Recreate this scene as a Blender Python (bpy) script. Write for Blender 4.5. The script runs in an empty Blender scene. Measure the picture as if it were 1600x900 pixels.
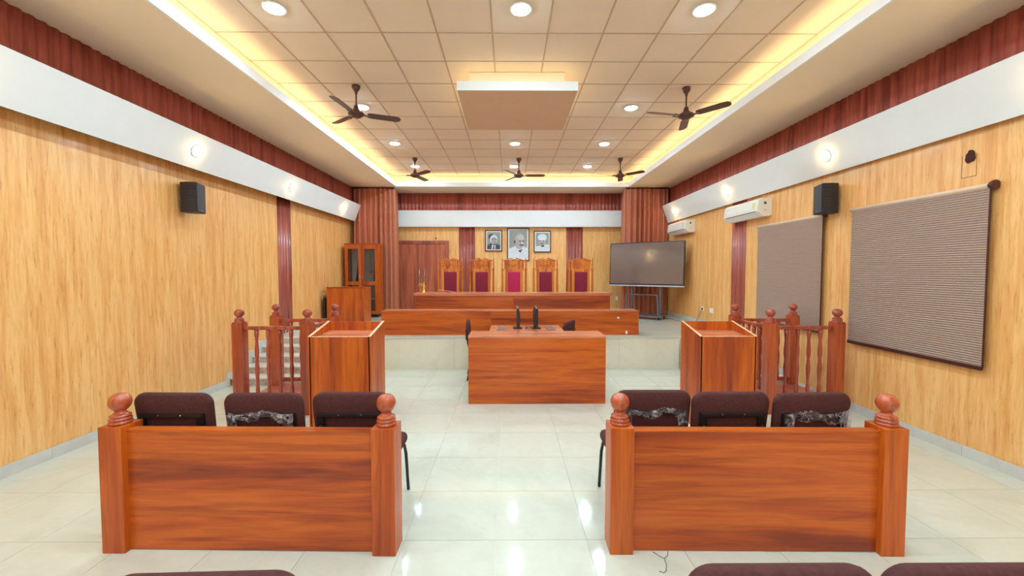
import bpy, bmesh, math, random
from mathutils import Vector, Matrix
random.seed(7)
PI = math.pi
S = bpy.context.scene
COL = S.collection

# ------------------------------------------------------------------ camera
CAMH = 1.7686
cd = bpy.data.cameras.new('camera')
cam = bpy.data.objects.new('camera', cd)
COL.objects.link(cam)
cam.location = (0, 0, CAMH)
cam.rotation_euler = (PI / 2 - .0405, 0, -.0067)
cd.sensor_width = 36
cd.lens = 638.3 / 1600 * 36
cd.clip_start = .05
S.camera = cam
# ------------------------------------------------------------------ world and exposure
w = bpy.data.worlds.new('world')
S.world = w
w.use_nodes = True
w.node_tree.nodes['Background'].inputs[0].default_value = (.9, .95, 1, 1)
w.node_tree.nodes['Background'].inputs[1].default_value = .6
S.view_settings.view_transform = 'Standard'
S.view_settings.look = 'None'
S.view_settings.gamma = 1
S.view_settings.use_curve_mapping = False
S.view_settings.exposure = 2.25
# strengths of the lamps the room has
L_DOWN, L_SPOT, L_COVE, L_BOX = 88, 19, 3.8, 2.1
L_FILL = 3     # added fill light at each made-up window behind the viewer

def fill_light(x, z, sx, sz):  # area lamp added out of view to brighten the room
    ld = bpy.data.lights.new('window_daylight', 'AREA'); ld.shape = 'RECTANGLE'
    ld.size, ld.size_y = sx, sz; ld.energy = L_FILL; ld.color = (.80, .92, 1.0)
    o = bpy.data.objects.new('window_daylight', ld); COL.objects.link(o)
    o.location = (x, -3.88, z); o.rotation_euler = (PI / 2, 0, 0)
for wx in (-2.6, 0, 2.6): fill_light(wx, 1.75, 1.9, 2.3)
# ------------------------------------------------------------------ materials
def nt(name, rough=.5, spec=.5, metal=0, coat=0):
    m = bpy.data.materials.new(name)
    m.use_nodes = True
    t = m.node_tree
    b = t.nodes['Principled BSDF']
    b.inputs['Roughness'].default_value = rough
    b.inputs['Specular IOR Level'].default_value = spec
    b.inputs['Metallic'].default_value = metal
    b.inputs['Coat Weight'].default_value = coat
    b.inputs['Coat Roughness'].default_value = .12
    return m, t, b

def lin(c):
    return tuple((x / 255 / 12.92) if x / 255 <= .04045 else ((x / 255 + .055) / 1.055) ** 2.4 for x in c) + (1,)

def coords(t, scale, rnd=True, rot=(0, 0, 0)):
    tc = t.nodes.new('ShaderNodeTexCoord')
    mp = t.nodes.new('ShaderNodeMapping')
    mp.inputs['Scale'].default_value = scale
    mp.inputs['Rotation'].default_value = rot
    src = tc.outputs['Object']
    if rnd:
        oi = t.nodes.new('ShaderNodeObjectInfo')
        ad = t.nodes.new('ShaderNodeVectorMath'); ad.operation = 'MULTIPLY_ADD'
        cb = t.nodes.new('ShaderNodeCombineXYZ')
        for k in range(3):
            t.links.new(oi.outputs['Random'], cb.inputs[k])
        ad.inputs[1].default_value = (7.3, 9.1, 5.7)
        t.links.new(cb.outputs[0], ad.inputs[0])
        t.links.new(src, ad.inputs[2])
        src = ad.outputs[0]
    t.links.new(src, mp.inputs['Vector'])
    return mp.outputs[0]

def noise(t, vec, scale, detail=4, rough=.55, dist=0):
    n = t.nodes.new('ShaderNodeTexNoise')
    n.inputs['Scale'].default_value = scale
    n.inputs['Detail'].default_value = detail
    n.inputs['Roughness'].default_value = rough
    n.inputs['Distortion'].default_value = dist
    t.links.new(vec, n.inputs['Vector'])
    return n.outputs[0]

def ramp(t, fac, stops):
    r = t.nodes.new('ShaderNodeValToRGB')
    e = r.color_ramp.elements
    while len(e) < len(stops): e.new(.5)
    for el, (p, c) in zip(e, stops):
        el.position = p; el.color = c
    t.links.new(fac, r.inputs[0])
    return r.outputs[0]

def mixc(t, a, b, fac, mode='MIX'):
    n = t.nodes.new('ShaderNodeMix'); n.data_type = 'RGBA'; n.blend_type = mode
    if isinstance(fac, float): n.inputs[0].default_value = fac
    else: t.links.new(fac, n.inputs[0])
    for k, v in ((6, a), (7, b)):
        if isinstance(v, tuple): n.inputs[k].default_value = v
        else: t.links.new(v, n.inputs[k])
    return n.outputs[2]

def bump(t, b, h, strength=.2, dist=.01):
    n = t.nodes.new('ShaderNodeBump')
    n.inputs['Strength'].default_value = strength
    n.inputs['Distance'].default_value = dist
    t.links.new(h, n.inputs['Height'])
    t.links.new(n.outputs[0], b.inputs['Normal'])

def plain(name, c, rough=.5, metal=0, spec=.5, var=.06, nscale=6, coat=0):
    m, t, b = nt(name, rough, spec, metal, coat)
    c = lin(c)
    v = noise(t, coords(t, (1, 1, 1)), nscale, 3)
    d = tuple(x * (1 - var) for x in c[:3]) + (1,)
    l = tuple(min(1, x * (1 + var)) for x in c[:3]) + (1,)
    t.links.new(ramp(t, v, [(.3, d), (.7, l)]), b.inputs['Base Color'])
    return m

def laminate(name, axis, light, mid, dark, rough=.38, wide=1.0, coat=.1):
    """wood laminate with the grain running along axis (0 x, 1 y, 2 z)"""
    m, t, b = nt(name, rough, .5, 0, coat)
    sc = [5.0 * wide] * 3; sc[axis] = .38
    v1 = noise(t, coords(t, tuple(sc)), 1.0, 4, .6, .5)
    sm = [24 * wide] * 3; sm[axis] = 1.1
    vm = noise(t, coords(t, tuple(sm)), 1.0, 4, .62, .3)
    sf = [110] * 3; sf[axis] = 3.5
    v2 = noise(t, coords(t, tuple(sf)), 1.0, 3, .6)
    base = ramp(t, v1, [(.34, lin(dark)), (.45, lin(mid)), (.56, lin(light)), (.68, lin(mid))])
    med = ramp(t, vm, [(.36, (.66, .58, .56, 1)), (.48, (.95, .94, .92, 1)), (.62, (1, 1, 1, 1))])
    fine = ramp(t, v2, [(.35, (.84, .82, .80, 1)), (.6, (1, 1, 1, 1))])
    c = mixc(t, base, med, .8, 'MULTIPLY')
    t.links.new(mixc(t, c, fine, .7, 'MULTIPLY'), b.inputs['Base Color'])
    bump(t, b, v2, .05, .002)
    return m

OR_L, OR_M, OR_D = (212, 104, 28), (190, 82, 22), (144, 56, 22)
M = {}
M['lam_x'] = laminate('orange_laminate_x', 0, OR_L, OR_M, OR_D)
M['lam_y'] = laminate('orange_laminate_y', 1, OR_L, OR_M, OR_D)
M['lam_z'] = laminate('orange_laminate_z', 2, OR_L, OR_M, (158, 64, 26))
M['top'] = laminate('salmon_desk_top', 0, (226, 144, 104), (216, 130, 90), (200, 112, 76), .25)
M['post'] = laminate('turned_wood', 2, (196, 92, 50), (176, 74, 42), (146, 56, 34), .25, 1.4, .5)
M['post_pale'] = laminate('red_turned_wood', 2, (186, 86, 62), (166, 70, 50), (138, 54, 38), .25, 1.4, .5)
M['honey'] = laminate('honey_carved_wood', 2, (230, 138, 40), (208, 108, 28), (166, 74, 20), .42, 2.0, .1)
M['door'] = laminate('door_laminate', 2, (200, 108, 74), (178, 86, 58), (148, 64, 46), .4, 1.2)
M['red'] = laminate('red_fluted_laminate', 2, (184, 96, 78), (164, 78, 64), (136, 58, 50), .38, 1.5, .2)
M['red_h'] = laminate('red_fluted_band', 2, (196, 100, 84), (174, 82, 68), (146, 62, 54), .38, 1.2, .2)

def wallwood(name):
    m, t, b = nt(name, .36, .5, 0, .12)
    v1 = noise(t, coords(t, (16, 16, 1.1), False), 1.0, 6, .66, .35)
    v2 = noise(t, coords(t, (48, 48, 4.5), False), 1.0, 4, .7, .5)
    v3 = noise(t, coords(t, (.9, .9, .35), False), 1.0, 2)
    base = ramp(t, v1, [(.30, lin((230, 160, 90))), (.47, lin((244, 182, 112))), (.6, lin((252, 200, 132))), (.75, lin((242, 178, 108)))])
    fine = ramp(t, v2, [(.33, (.72, .60, .46, 1)), (.43, (.96, .93, .88, 1)), (.6, (1, 1, 1, 1))])
    c = mixc(t, base, fine, .8, 'MULTIPLY')
    c = mixc(t, c, ramp(t, v3, [(.35, (.96, .94, .9, 1)), (.65, (1, 1, 1, 1))]), .8, 'MULTIPLY')
    t.links.new(c, b.inputs['Base Color'])
    bump(t, b, v2, .10, .003)
    return m
M['wall'] = wallwood('yellow_wood_wall')
M['white'] = plain('white_paint', (238, 240, 240), .55, var=.01)
M['board'] = plain('white_board_paint', (236, 238, 238), .5, var=.01)
M['soffit'] = plain('cream_ceiling_paint', (242, 226, 204), .7, var=.015, nscale=1.5)
M['cove'] = plain('cove_paint', (240, 228, 200), .7, var=.01)
M['tan'] = plain('tan_box_paint', (216, 182, 154), .65, var=.015)
M['ctile'] = plain('ceiling_tile_board', (236, 216, 196), .75, var=.02, nscale=2)
M['tbar'] = plain('ceiling_grid_bar', (196, 168, 144), .55)
M['chair'] = plain('brown_chair_fabric', (84, 48, 46), .88, var=.16, nscale=60, spec=.2)
M['black'] = plain('black_metal', (26, 25, 28), .32, var=.05)
M['fan'] = plain('brown_fan_enamel', (84, 46, 40), .3, var=.05)
M['fan_grey'] = plain('grey_fan_bracket', (120, 112, 106), .3, .6)
M['chrome'] = plain('chrome', (225, 222, 220), .18, 1)
M['steel'] = plain('grey_steel', (118, 120, 128), .35, .5)
M['speaker'] = plain('speaker_black', (44, 38, 42), .55)
M['speaker_face'] = plain('speaker_grille', (62, 66, 74), .6)
M['plastic_w'] = plain('white_appliance_plastic', (240, 238, 232), .28, var=.01)
M['gold'] = plain('gold_statue', (232, 196, 96), .3, .6)
M['curtain'] = None
M['glassdark'] = None
M['cloth_b'] = plain('black_gown_cloth', (50, 44, 48), .9)
M['cloth_w'] = plain('white_cloth', (220, 216, 210), .9)
M['shelf'] = plain('cupboard_interior', (208, 200, 190), .7)
M['crimson'] = plain('crimson_velvet', (134, 24, 52), .8, var=.12, nscale=30)
M['magenta'] = plain('magenta_velvet', (186, 20, 82), .75, var=.08, nscale=20)
M['grey_p'] = plain('print_grey', (150, 152, 148), .4)
M['light_p'] = plain('print_pale', (214, 220, 228), .4)
M['face_p'] = plain('print_face', (176, 166, 162), .4, var=.2, nscale=30)
M['dark_p'] = plain('print_dark', (78, 72, 78), .4, var=.2, nscale=30)
M['paper'] = plain('print_mount', (236, 230, 222), .4)
M['frame'] = plain('dark_picture_frame', (74, 36, 30), .35)
M['pink'] = plain('pink_file_card', (216, 120, 112), .6)
M['key_grey'] = plain('grey_keys', (150, 110, 100), .5)
M['face_l'] = plain('print_light_skin', (196, 188, 184), .4)
M['rubber'] = plain('dark_opening', (70, 28, 22), .85, var=.3, nscale=60)

def emis(name, c, s):
    m = bpy.data.materials.new(name); m.use_nodes = True
    t = m.node_tree; b = t.nodes['Principled BSDF']
    b.inputs['Base Color'].default_value = (.8, .8, .8, 1)
    b.inputs['Emission Color'].default_value = c + (1,)
    b.inputs['Emission Strength'].default_value = s
    return m
M['e_down'] = emis('cool_downlight_glow', (.60, .85, 1.0), L_DOWN)
M['e_spot'] = emis('warm_spot_glow', (1.0, .66, .28), L_SPOT)
M['e_cove'] = emis('warm_led_strip_glow', (1.0, .74, .38), L_COVE)
M['e_box'] = emis('warm_box_strip_glow', (1.0, .76, .36), L_BOX)

def marble(name, a, b_, rough, scale=1.6, var2=None):
    m, t, b = nt(name, rough, .5)
    v = noise(t, coords(t, (1, 1, 1)), scale, 6, .6, 1.2)
    v2 = noise(t, coords(t, (1, 1, 1)), scale * 9, 4, .6, .5)
    c = ramp(t, v, [(.3, lin(b_)), (.55, lin(a)), (.7, lin(a))])
    c = mixc(t, c, ramp(t, v2, [(.35, (.95, .95, .94, 1)), (.6, (1, 1, 1, 1))]), .6, 'MULTIPLY')
    t.links.new(c, b.inputs['Base Color'])
    return m
M['ftile'] = marble('glossy_floor_tile', (212, 212, 196), (202, 203, 186), .07)
M['joint'] = plain('tile_joint', (206, 202, 186), .5)
M['riser'] = marble('cream_riser_slab', (236, 228, 206), (228, 220, 196), .18)
M['skirt'] = marble('grey_skirting_marble', (212, 208, 200), (202, 196, 188), .15)
M['step_t'] = marble('step_tread_marble', (234, 226, 216), (222, 206, 196), .2, 6)
M['step_r'] = marble('step_riser_granite', (206, 186, 172), (158, 132, 122), .3, 14)
M['plat'] = plain('red_platform_laminate', (176, 98, 84), .3, var=.05)

def curtain_mat():
    m, t, b = nt('rust_satin_curtain', .42, .5)
    b.inputs['Base Color'].default_value = lin((188, 106, 76))
    b.inputs['Roughness'].default_value = .36
    b.inputs['Sheen Weight'].default_value = .5
    b.inputs['Sheen Tint'].default_value = (1, .7, .5, 1)
    return m
M['curtain'] = curtain_mat()

def blind_mat(name, rib, strength):
    m, t, b = nt(name, .6, .4)
    tc = t.nodes.new('ShaderNodeTexCoord')
    wv = t.nodes.new('ShaderNodeTexWave'); wv.bands_direction = 'Z'
    wv.inputs['Scale'].default_value = rib
    wv.inputs['Distortion'].default_value = 1.6
    wv.inputs['Detail'].default_value = 3
    wv.inputs['Detail Scale'].default_value = 4
    t.links.new(tc.outputs['Object'], wv.inputs[0])
    v = noise(t, coords(t, (40, 2, 90), False), 1, 3)
    c = ramp(t, wv.outputs[1], [(.1, lin((150, 124, 110))), (.7, lin((184, 156, 138)))])
    c = mixc(t, c, ramp(t, v, [(.35, (.86, .86, .86, 1)), (.65, (1.0, 1.0, 1.0, 1))]), .7, 'MULTIPLY')
    t.links.new(c, b.inputs['Base Color'])
    bump(t, b, wv.outputs[1], strength, .006)
    return m
M['blind_a'] = blind_mat('ribbed_blind_weave', 14, .8)
M['blind_b'] = blind_mat('fine_blind_weave', 22, .35)

def screen_mat():
    m, t, b = nt('matt_screen_glass', .125, 1.0)
    b.inputs['Base Color'].default_value = lin((118, 100, 94))
    return m
M['screen'] = screen_mat()

def glass_mat():
    m = bpy.data.materials.new('clear_glass'); m.use_nodes = True
    t = m.node_tree; b = t.nodes['Principled BSDF']
    b.inputs['Base Color'].default_value = (.9, .93, .93, 1)
    b.inputs['Roughness'].default_value = .04
    b.inputs['Transmission Weight'].default_value = 1
    b.inputs['IOR'].default_value = 1.25
    return m
M['glass'] = glass_mat()

def plastic_wrap():
    m = bpy.data.materials.new('clear_torn_plastic'); m.use_nodes = True
    t = m.node_tree; b = t.nodes['Principled BSDF']
    b.inputs['Roughness'].default_value = .2
    v = noise(t, coords(t, (1, 1, 1)), 15, 5, .65, 1.2)
    t.links.new(ramp(t, v, [(.40, lin((140, 130, 132))), (.62, lin((200, 194, 194)))]), b.inputs['Base Color'])
    t.links.new(ramp(t, v, [(.40, (.10,) * 3 + (1,)), (.66, (.62,) * 3 + (1,))]), b.inputs['Alpha'])
    return m
M['wrap'] = plastic_wrap()

# ------------------------------------------------------------------ mesh helpers
def quad(bm, pts, mi=0):
    f = bm.faces.new([bm.verts.new(p) for p in pts]); f.material_index = mi; return f

def box(bm, x0, x1, y0, y1, z0, z1, mi=0, bev=0):
    v = [bm.verts.new((x, y, z)) for z in (z0, z1) for y in (y0, y1) for x in (x0, x1)]
    fs = [bm.faces.new([v[i] for i in q]) for q in ((0, 2, 3, 1), (4, 5, 7, 6), (0, 1, 5, 4), (2, 6, 7, 3), (0, 4, 6, 2), (1, 3, 7, 5))]
    for f in fs: f.material_index = mi
    if bev:
        es = list({e for f in fs for e in f.edges})
        bmesh.ops.bevel(bm, geom=es, offset=bev, segments=2, affect='EDGES', profile=.6)
    return v

def lathe(bm, prof, cx=0, cy=0, n=20, mi=0, M4=None):
    """prof: list of (radius, z)"""
    rings = []
    for r, z in prof:
        ring = []
        for k in range(n):
            a = 2 * PI * k / n
            p = Vector((cx + r * math.cos(a), cy + r * math.sin(a), z))
            if M4: p = M4 @ p
            ring.append(bm.verts.new(p))
        rings.append(ring)
    for a, b in zip(rings, rings[1:]):
        for k in range(n):
            f = bm.faces.new((a[k], a[(k + 1) % n], b[(k + 1) % n], b[k])); f.material_index = mi; f.smooth = True
    for ring, rev in ((rings[0], True), (rings[-1], False)):
        f = bm.faces.new(ring[::-1] if rev else ring); f.material_index = mi

def tube(bm, pts, r, n=8, mi=0, rad=None):
    pts = [Vector(p) for p in pts]
    rings = []
    up = Vector((.13, .31, .94)).normalized()
    for i, p in enumerate(pts):
        d = (pts[min(i + 1, len(pts) - 1)] - pts[max(i - 1, 0)]).normalized()
        s = d.cross(up)
        if s.length < .1: s = d.cross(Vector((1, 0, 0)))
        s.normalize(); u = s.cross(d)
        rr = rad[i] if rad else r
        rings.append([bm.verts.new(p + s * rr * math.cos(2 * PI * k / n) + u * rr * math.sin(2 * PI * k / n)) for k in range(n)])
    for a, b in zip(rings, rings[1:]):
        for k in range(n):
            f = bm.faces.new((a[k], b[k], b[(k + 1) % n], a[(k + 1) % n])); f.smooth = True; f.material_index = mi
    f = bm.faces.new(rings[0]); f.material_index = mi
    f = bm.faces.new(rings[-1][::-1]); f.material_index = mi

def prism(bm, poly, axis, a0, a1, mi=0):
    """extrude a 2-D polygon; axis 0: poly=(y,z), 1: (x,z), 2: (x,y)"""
    def P(p, a):
        return (a, p[0], p[1]) if axis == 0 else ((p[0], a, p[1]) if axis == 1 else (p[0], p[1], a))
    A = [bm.verts.new(P(p, a0)) for p in poly]; B = [bm.verts.new(P(p, a1)) for p in poly]
    n = len(poly)
    for k in range(n):
        f = bm.faces.new((A[k], A[(k + 1) % n], B[(k + 1) % n], B[k])); f.material_index = mi
    for q in (A[::-1], B):
        f = bm.faces.new(q); f.material_index = mi
    bmesh.ops.recalc_face_normals(bm, faces=bm.faces[:])

def rrect(wd, h, r, n=6, rb=None):
    rb = r if rb is None else rb
    pts = []
    for cx, cy, a0, rr in ((wd / 2 - rb, rb, -PI / 2, rb), (wd / 2 - r, h - r, 0, r), (-wd / 2 + r, h - r, PI / 2, r), (-wd / 2 + rb, rb, PI, rb)):
        for k in range(n + 1):
            a = a0 + PI / 2 * k / n
            pts.append((cx + rr * math.cos(a), cy + rr * math.sin(a)))
    return pts

def cushion(bm, outline, t, fn, e=.022, dome=.008, mi=0):
    """pad from an outline: fn(u, v, d) -> point, rounded edges"""
    c = (sum(p[0] for p in outline) / len(outline), sum(p[1] for p in outline) / len(outline))
    prof = [(e, 0), (e * .3, e * .3), (0, e), (0, t - e), (e * .3, t - e * .3), (e, t)]
    inner = [(e + .05, -dome * .7), None]
    prof = [(e + .09, -dome)] + prof + [(e + .09, t + dome)]
    rings = []
    for ins, d in prof:
        ring = []
        for x, y in outline:
            v = Vector((x - c[0], y - c[1])); l = v.length
            v = v * max(.05, (l - ins * 1.15)) / l
            ring.append(bm.verts.new(fn(c[0] + v.x, c[1] + v.y, d)))
        rings.append(ring)
    n = len(outline)
    for a, b in zip(rings, rings[1:]):
        for k in range(n):
            f = bm.faces.new((a[k], a[(k + 1) % n], b[(k + 1) % n], b[k])); f.smooth = True; f.material_index = mi
    f = bm.faces.new(rings[0][::-1]); f.smooth = True
    f = bm.faces.new(rings[-1]); f.smooth = True
    bmesh.ops.recalc_face_normals(bm, faces=bm.faces[:])

def mesh(name, fn, mats):
    bm = bmesh.new()
    fn(bm)
    me = bpy.data.meshes.new(name)
    bmesh.ops.recalc_face_normals(bm, faces=bm.faces[:])
    bm.to_mesh(me); bm.free()
    for m in (mats if isinstance(mats, (list, tuple)) else [mats]):
        me.materials.append(M[m] if isinstance(m, str) else m)
    return me

def obj(name, fn, mats, parent=None, loc=None):
    me = fn if isinstance(fn, bpy.types.Mesh) else mesh(name, fn, mats)
    o = bpy.data.objects.new(name, me)
    COL.objects.link(o)
    if parent: o.parent = parent
    if loc: o.location = loc
    return o

def tag(o, label, cat, group=None):
    o['label'] = label; o['category'] = cat
    if group: o['group'] = group
    return o

def thing(name, label, cat, loc=(0, 0, 0), rz=0, group=None):
    o = bpy.data.objects.new(name, None)
    o.empty_display_size = .1
    COL.objects.link(o)
    o.location = loc; o.rotation_euler = (0, 0, rz)
    return tag(o, label, cat, group)

def struct(name, fn, mats, parent=None):
    o = obj(name, fn, mats, parent)
    if not parent: o['kind'] = 'structure'
    return o

KIDS = {}
def dup(root, loc, rz, label, group=None):
    """copy a thing with its parts and sub-parts"""
    def cp(o, parent):
        c = o.copy(); COL.objects.link(c)
        if parent: c.parent = parent
        for ch in list(o.children): cp(ch, c)
        return c
    r = cp(root, None)
    r.location = loc; r.rotation_euler = (0, 0, rz); r['label'] = label
    if group: r['group'] = group
    return r

def B(*a, **k):
    return lambda bm: box(bm, *a, **k)

# ------------------------------------------------------------------ ROOM
XL, XR, YB, YF = -4.33, 4.35, 12.0, -4.0      # left, right, far, behind the camera
ZC, ZS = 4.346, 4.04                          # tiled ceiling, soffit
RL, RR = -4.26, 4.41                          # red bands
ST, SY = .585, 7.37                           # stage height and front

# floor tiles
T = .6
fx0, fy0 = -.6916, 2.6218
fl = struct('floor', B(XL - .1, XR + .1, YF - .1, SY, -.12, -.004), 'joint')
tm = mesh('floor_tile', B(.0015, T - .0015, .0015, T - .0015, -.004, 0), 'ftile')
xs = [fx0 + T * k for k in range(-7, 9)]
def clipped(bm, x0, y0, xa, xb, ya, yb, z0, z1, g=.0015):
    a, b = max(x0 + g, xa), min(x0 + T - g, xb); c, d = max(y0 + g, ya), min(y0 + T - g, yb)
    if b - a > .01 and d - c > .01: box(bm, a, b, c, d, z0, z1)
far = bmesh.new()
for j in range(-11, 8):
    y = fy0 + T * j
    for x in xs:
        inside = x >= XL and x + T <= XR and y + T <= SY
        if y > 1.3 and x + T > XL and x < XR and y < SY:
            if inside: obj('floor_tile', tm, None, fl, (x, y, 0))
            elif min(x + T, XR) - max(x, XL) > .02:
                obj('floor_tile', (lambda bm, x=x, y=y: clipped(bm, x, y, XL, XR, 0, SY, -.004, 0)), 'ftile', fl)
        elif y <= 1.3:
            clipped(far, x, y, XL, XR, YF, 9, -.004, 0)
me = bpy.data.meshes.new('floor_tiles'); far.to_mesh(me); far.free(); me.materials.append(M['ftile'])
o = bpy.data.objects.new('floor_tiles', me); COL.objects.link(o); o.parent = fl; o['kind'] = 'stuff'

# stage
stg = struct('stage_floor', B(XL - .1, XR + .1, SY + .02, YB + .1, -.1, ST - .016), 'joint')
for k in range(8):
    a = -3.0 + 1.0 * k
    b = min(a + 1.0, 3.1)
    if a >= 3.1: break
    obj('riser_slab', B(a + .001, b - .001, SY, SY + .02, 0, ST - .03), 'riser', stg)
obj('stage_nosing', B(-3.0, 3.1, SY - .012, SY + .03, ST - .03, ST), 'ftile', stg)
for side in ((XL, -3.0), (3.1, XR)):
    obj('stage_nosing', B(side[0], side[1], SY - .012, SY + .03, ST - .03, ST), 'step_t', stg)
for j in range(8):
    for i in range(15):
        x0, y0 = -4.55 + T * i, SY + .03 + T * j
        x1, y1 = min(x0 + T, XR), min(y0 + T, YB); x0 = max(x0, XL)
        if x1 - x0 < .02 or y1 - y0 < .02: continue
        obj('stage_tile', B(x0 + .001, x1 - .001, y0 + .001, y1 - .001, ST - .016, ST), 'ftile', stg)

# stairs on both sides
def stairs(name, x0, x1, lab):
    t = thing(name, lab, 'steps', ((x0 + x1) / 2, 6.30, 0))
    h = .117; d = .27
    for k in range(4):
        ya = 6.30 + d * k - 6.30
        a, b = x0 - (x0 + x1) / 2, x1 - (x0 + x1) / 2
        ye = SY - .012 - 6.30
        obj('riser', B(a, b, ya + .02, ye, h * k, h * (k + 1) - .022), 'step_r', t)
        obj('tread', B(a, b, ya, min(ya + d + .02, ye) if k < 3 else ye, h * (k + 1) - .022, h * (k + 1)), 'step_t', t)
    return t
stairs('stage_steps', XL + .016, -3.0, 'pale marble steps up to stage along the left wall behind witness box')
stairs('stage_steps', 3.1, XR - .016, 'pale marble steps up to stage along the right wall behind witness box')

# walls
def wallpiece(x0, x1, y0, y1, z0, z1): return B(x0, x1, y0, y1, z0, z1)
wl = struct('wall_left', B(XL - .15, XL, YF, YB, 0, 3.32), 'wall')
wr = struct('wall_right', B(XR, XR + .15, YF, YB, 0, 3.32), 'wall')
wb = struct('wall_back', B(XL - .15, XR + .15, YB, YB + .15, 0, 3.3), 'wall')
wf = struct('wall_front', B(XL - .2, XR + .2, YF - .15, YF, 0, ZC + .1), 'wall')

for n_, wx in enumerate((-2.6, 0, 2.6)):  # unseen windows, added only to give the fill lamps a source
    wn = struct('window_%d' % (n_ + 1), lambda bm: (box(bm, wx - 1.05, wx - .97, YF + .002, YF + .07, .5, 3.0), box(bm, wx + .97, wx + 1.05, YF + .002, YF + .07, .5, 3.0),
        box(bm, wx - .97, wx + .97, YF + .002, YF + .07, .5, .58), box(bm, wx - .97, wx + .97, YF + .002, YF + .07, 2.92, 3.0)), 'white')
    obj('pane', B(wx - .97, wx + .97, YF + .005, YF + .02, .58, 2.92), 'white', wn)

def flutes(bm, a0, a1, z0, z1, P, amp=.014, lam=.1, seg=8, back=.03):
    """corrugated sheet; P(a, depth, z) -> point, depth is towards the room"""
    n = max(4, int((a1 - a0) / lam * seg))
    top, bot = [], []
    for k in range(n + 1):
        a = a0 + (a1 - a0) * k / n
        d = amp * (.5 - .5 * math.cos(2 * PI * (a - a0) / lam))
        d = amp * (1 - abs(1 - d / amp) ** 1.6) + .004
        bot.append(bm.verts.new(P(a, d, z0))); top.append(bm.verts.new(P(a, d, z1)))
    for k in range(n):
        f = bm.faces.new((bot[k], bot[k + 1], top[k + 1], top[k])); f.smooth = True
    bb = [bm.verts.new(P(a, -.002, z)) for a, z in ((a0, z0), (a1, z0), (a1, z1), (a0, z1))]
    bm.faces.new(bb)
    bm.faces.new(bot + [bb[1], bb[0]]); bm.faces.new(top + [bb[2], bb[3]])
    bm.faces.new((bot[0], top[0], bb[3], bb[0])); bm.faces.new((bot[-1], top[-1], bb[2], bb[1]))

PLf = lambda x: (lambda a, d, z: (x + d, a, z))
PRt = lambda x: (lambda a, d, z: (x - d, a, z))
PBk = lambda y: (lambda a, d, z: (a, y - d, z))
obj('fluted_pilaster', lambda bm: flutes(bm, 7.69, 8.16, 0.0, 3.2, PLf(XL), .022, .094), 'red', wl)
obj('fluted_pilaster', lambda bm: flutes(bm, 7.50, 7.96, 0.0, 3.2, PRt(XR), .022, .094), 'red', wr)
obj('fluted_pilaster', lambda bm: flutes(bm, -1.47, -1.0, ST, 3.2, PBk(YB), .022, .094), 'red', wb)
obj('fluted_pilaster', lambda bm: flutes(bm, 1.67, 2.15, ST, 3.2, PBk(YB), .022, .094), 'red', wb)
t1 = struct('trim_1', lambda bm: (flutes(bm, YF, 11.6, 3.2, ZS, PLf(RL), .02, .10), box(bm, XL - .15, RL - .003, YF, YB, 3.32, ZC + .1)), 'red_h')
t2 = struct('trim_2', lambda bm: (flutes(bm, YF, 11.6, 3.2, ZS, PRt(RR), .02, .10), box(bm, RR + .003, XR + .2, YF, YB, 3.32, ZC + .1)), 'red_h')
t3 = struct('trim_3', lambda bm: (flutes(bm, XL, XR, 3.3, ZS, PBk(YB), .02, .105), box(bm, XL - .15, XR + .2, YB + .003, YB + .15, 3.3, ZC + .1)), 'red_h')

def board(bm, tx, tz, bx, bz, s):
    # tilted fascia board; s = outward direction of its back
    poly = [(tx, tz), (bx, bz), (bx + s * .03, bz), (tx + s * .03, tz)]
    prism(bm, poly, 1, YF + .01, 11.05)
def board2(bm, tx, tz, bx, bz, wx, s):
    poly = [(tx, tz), (bx, bz), (bx + s * .022, bz + .006), (tx + s * .022, tz - .0)]
    prism(bm, poly, 1, YF + .01, 11.05)
b1 = struct('trim_4', lambda bm: board2(bm, -3.98, 3.543, -4.14, 3.115, XL, -1), 'board')
b2 = struct('trim_5', lambda bm: board2(bm, 4.12, 3.530, 4.28, 3.075, XR, 1), 'board')
for b, x, s in ((b1, -4.1, -1), (b2, 4.2, 1)):
    for y in (-3, -.6, 1.8, 4.2, 6.6, 9, 10.8):
        w0 = XL if s < 0 else XR
        w1 = RL if s < 0 else RR
        obj('bracket', B(*sorted((x + s * .06, w0 if s < 0 else w0)), y, y + .03, 3.2, 3.24), 'black', b)
b3 = struct('trim_6', B(-3.36, 3.42, YB - .16, YB - .02, 3.055, 3.525, bev=.004), 'board')

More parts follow.
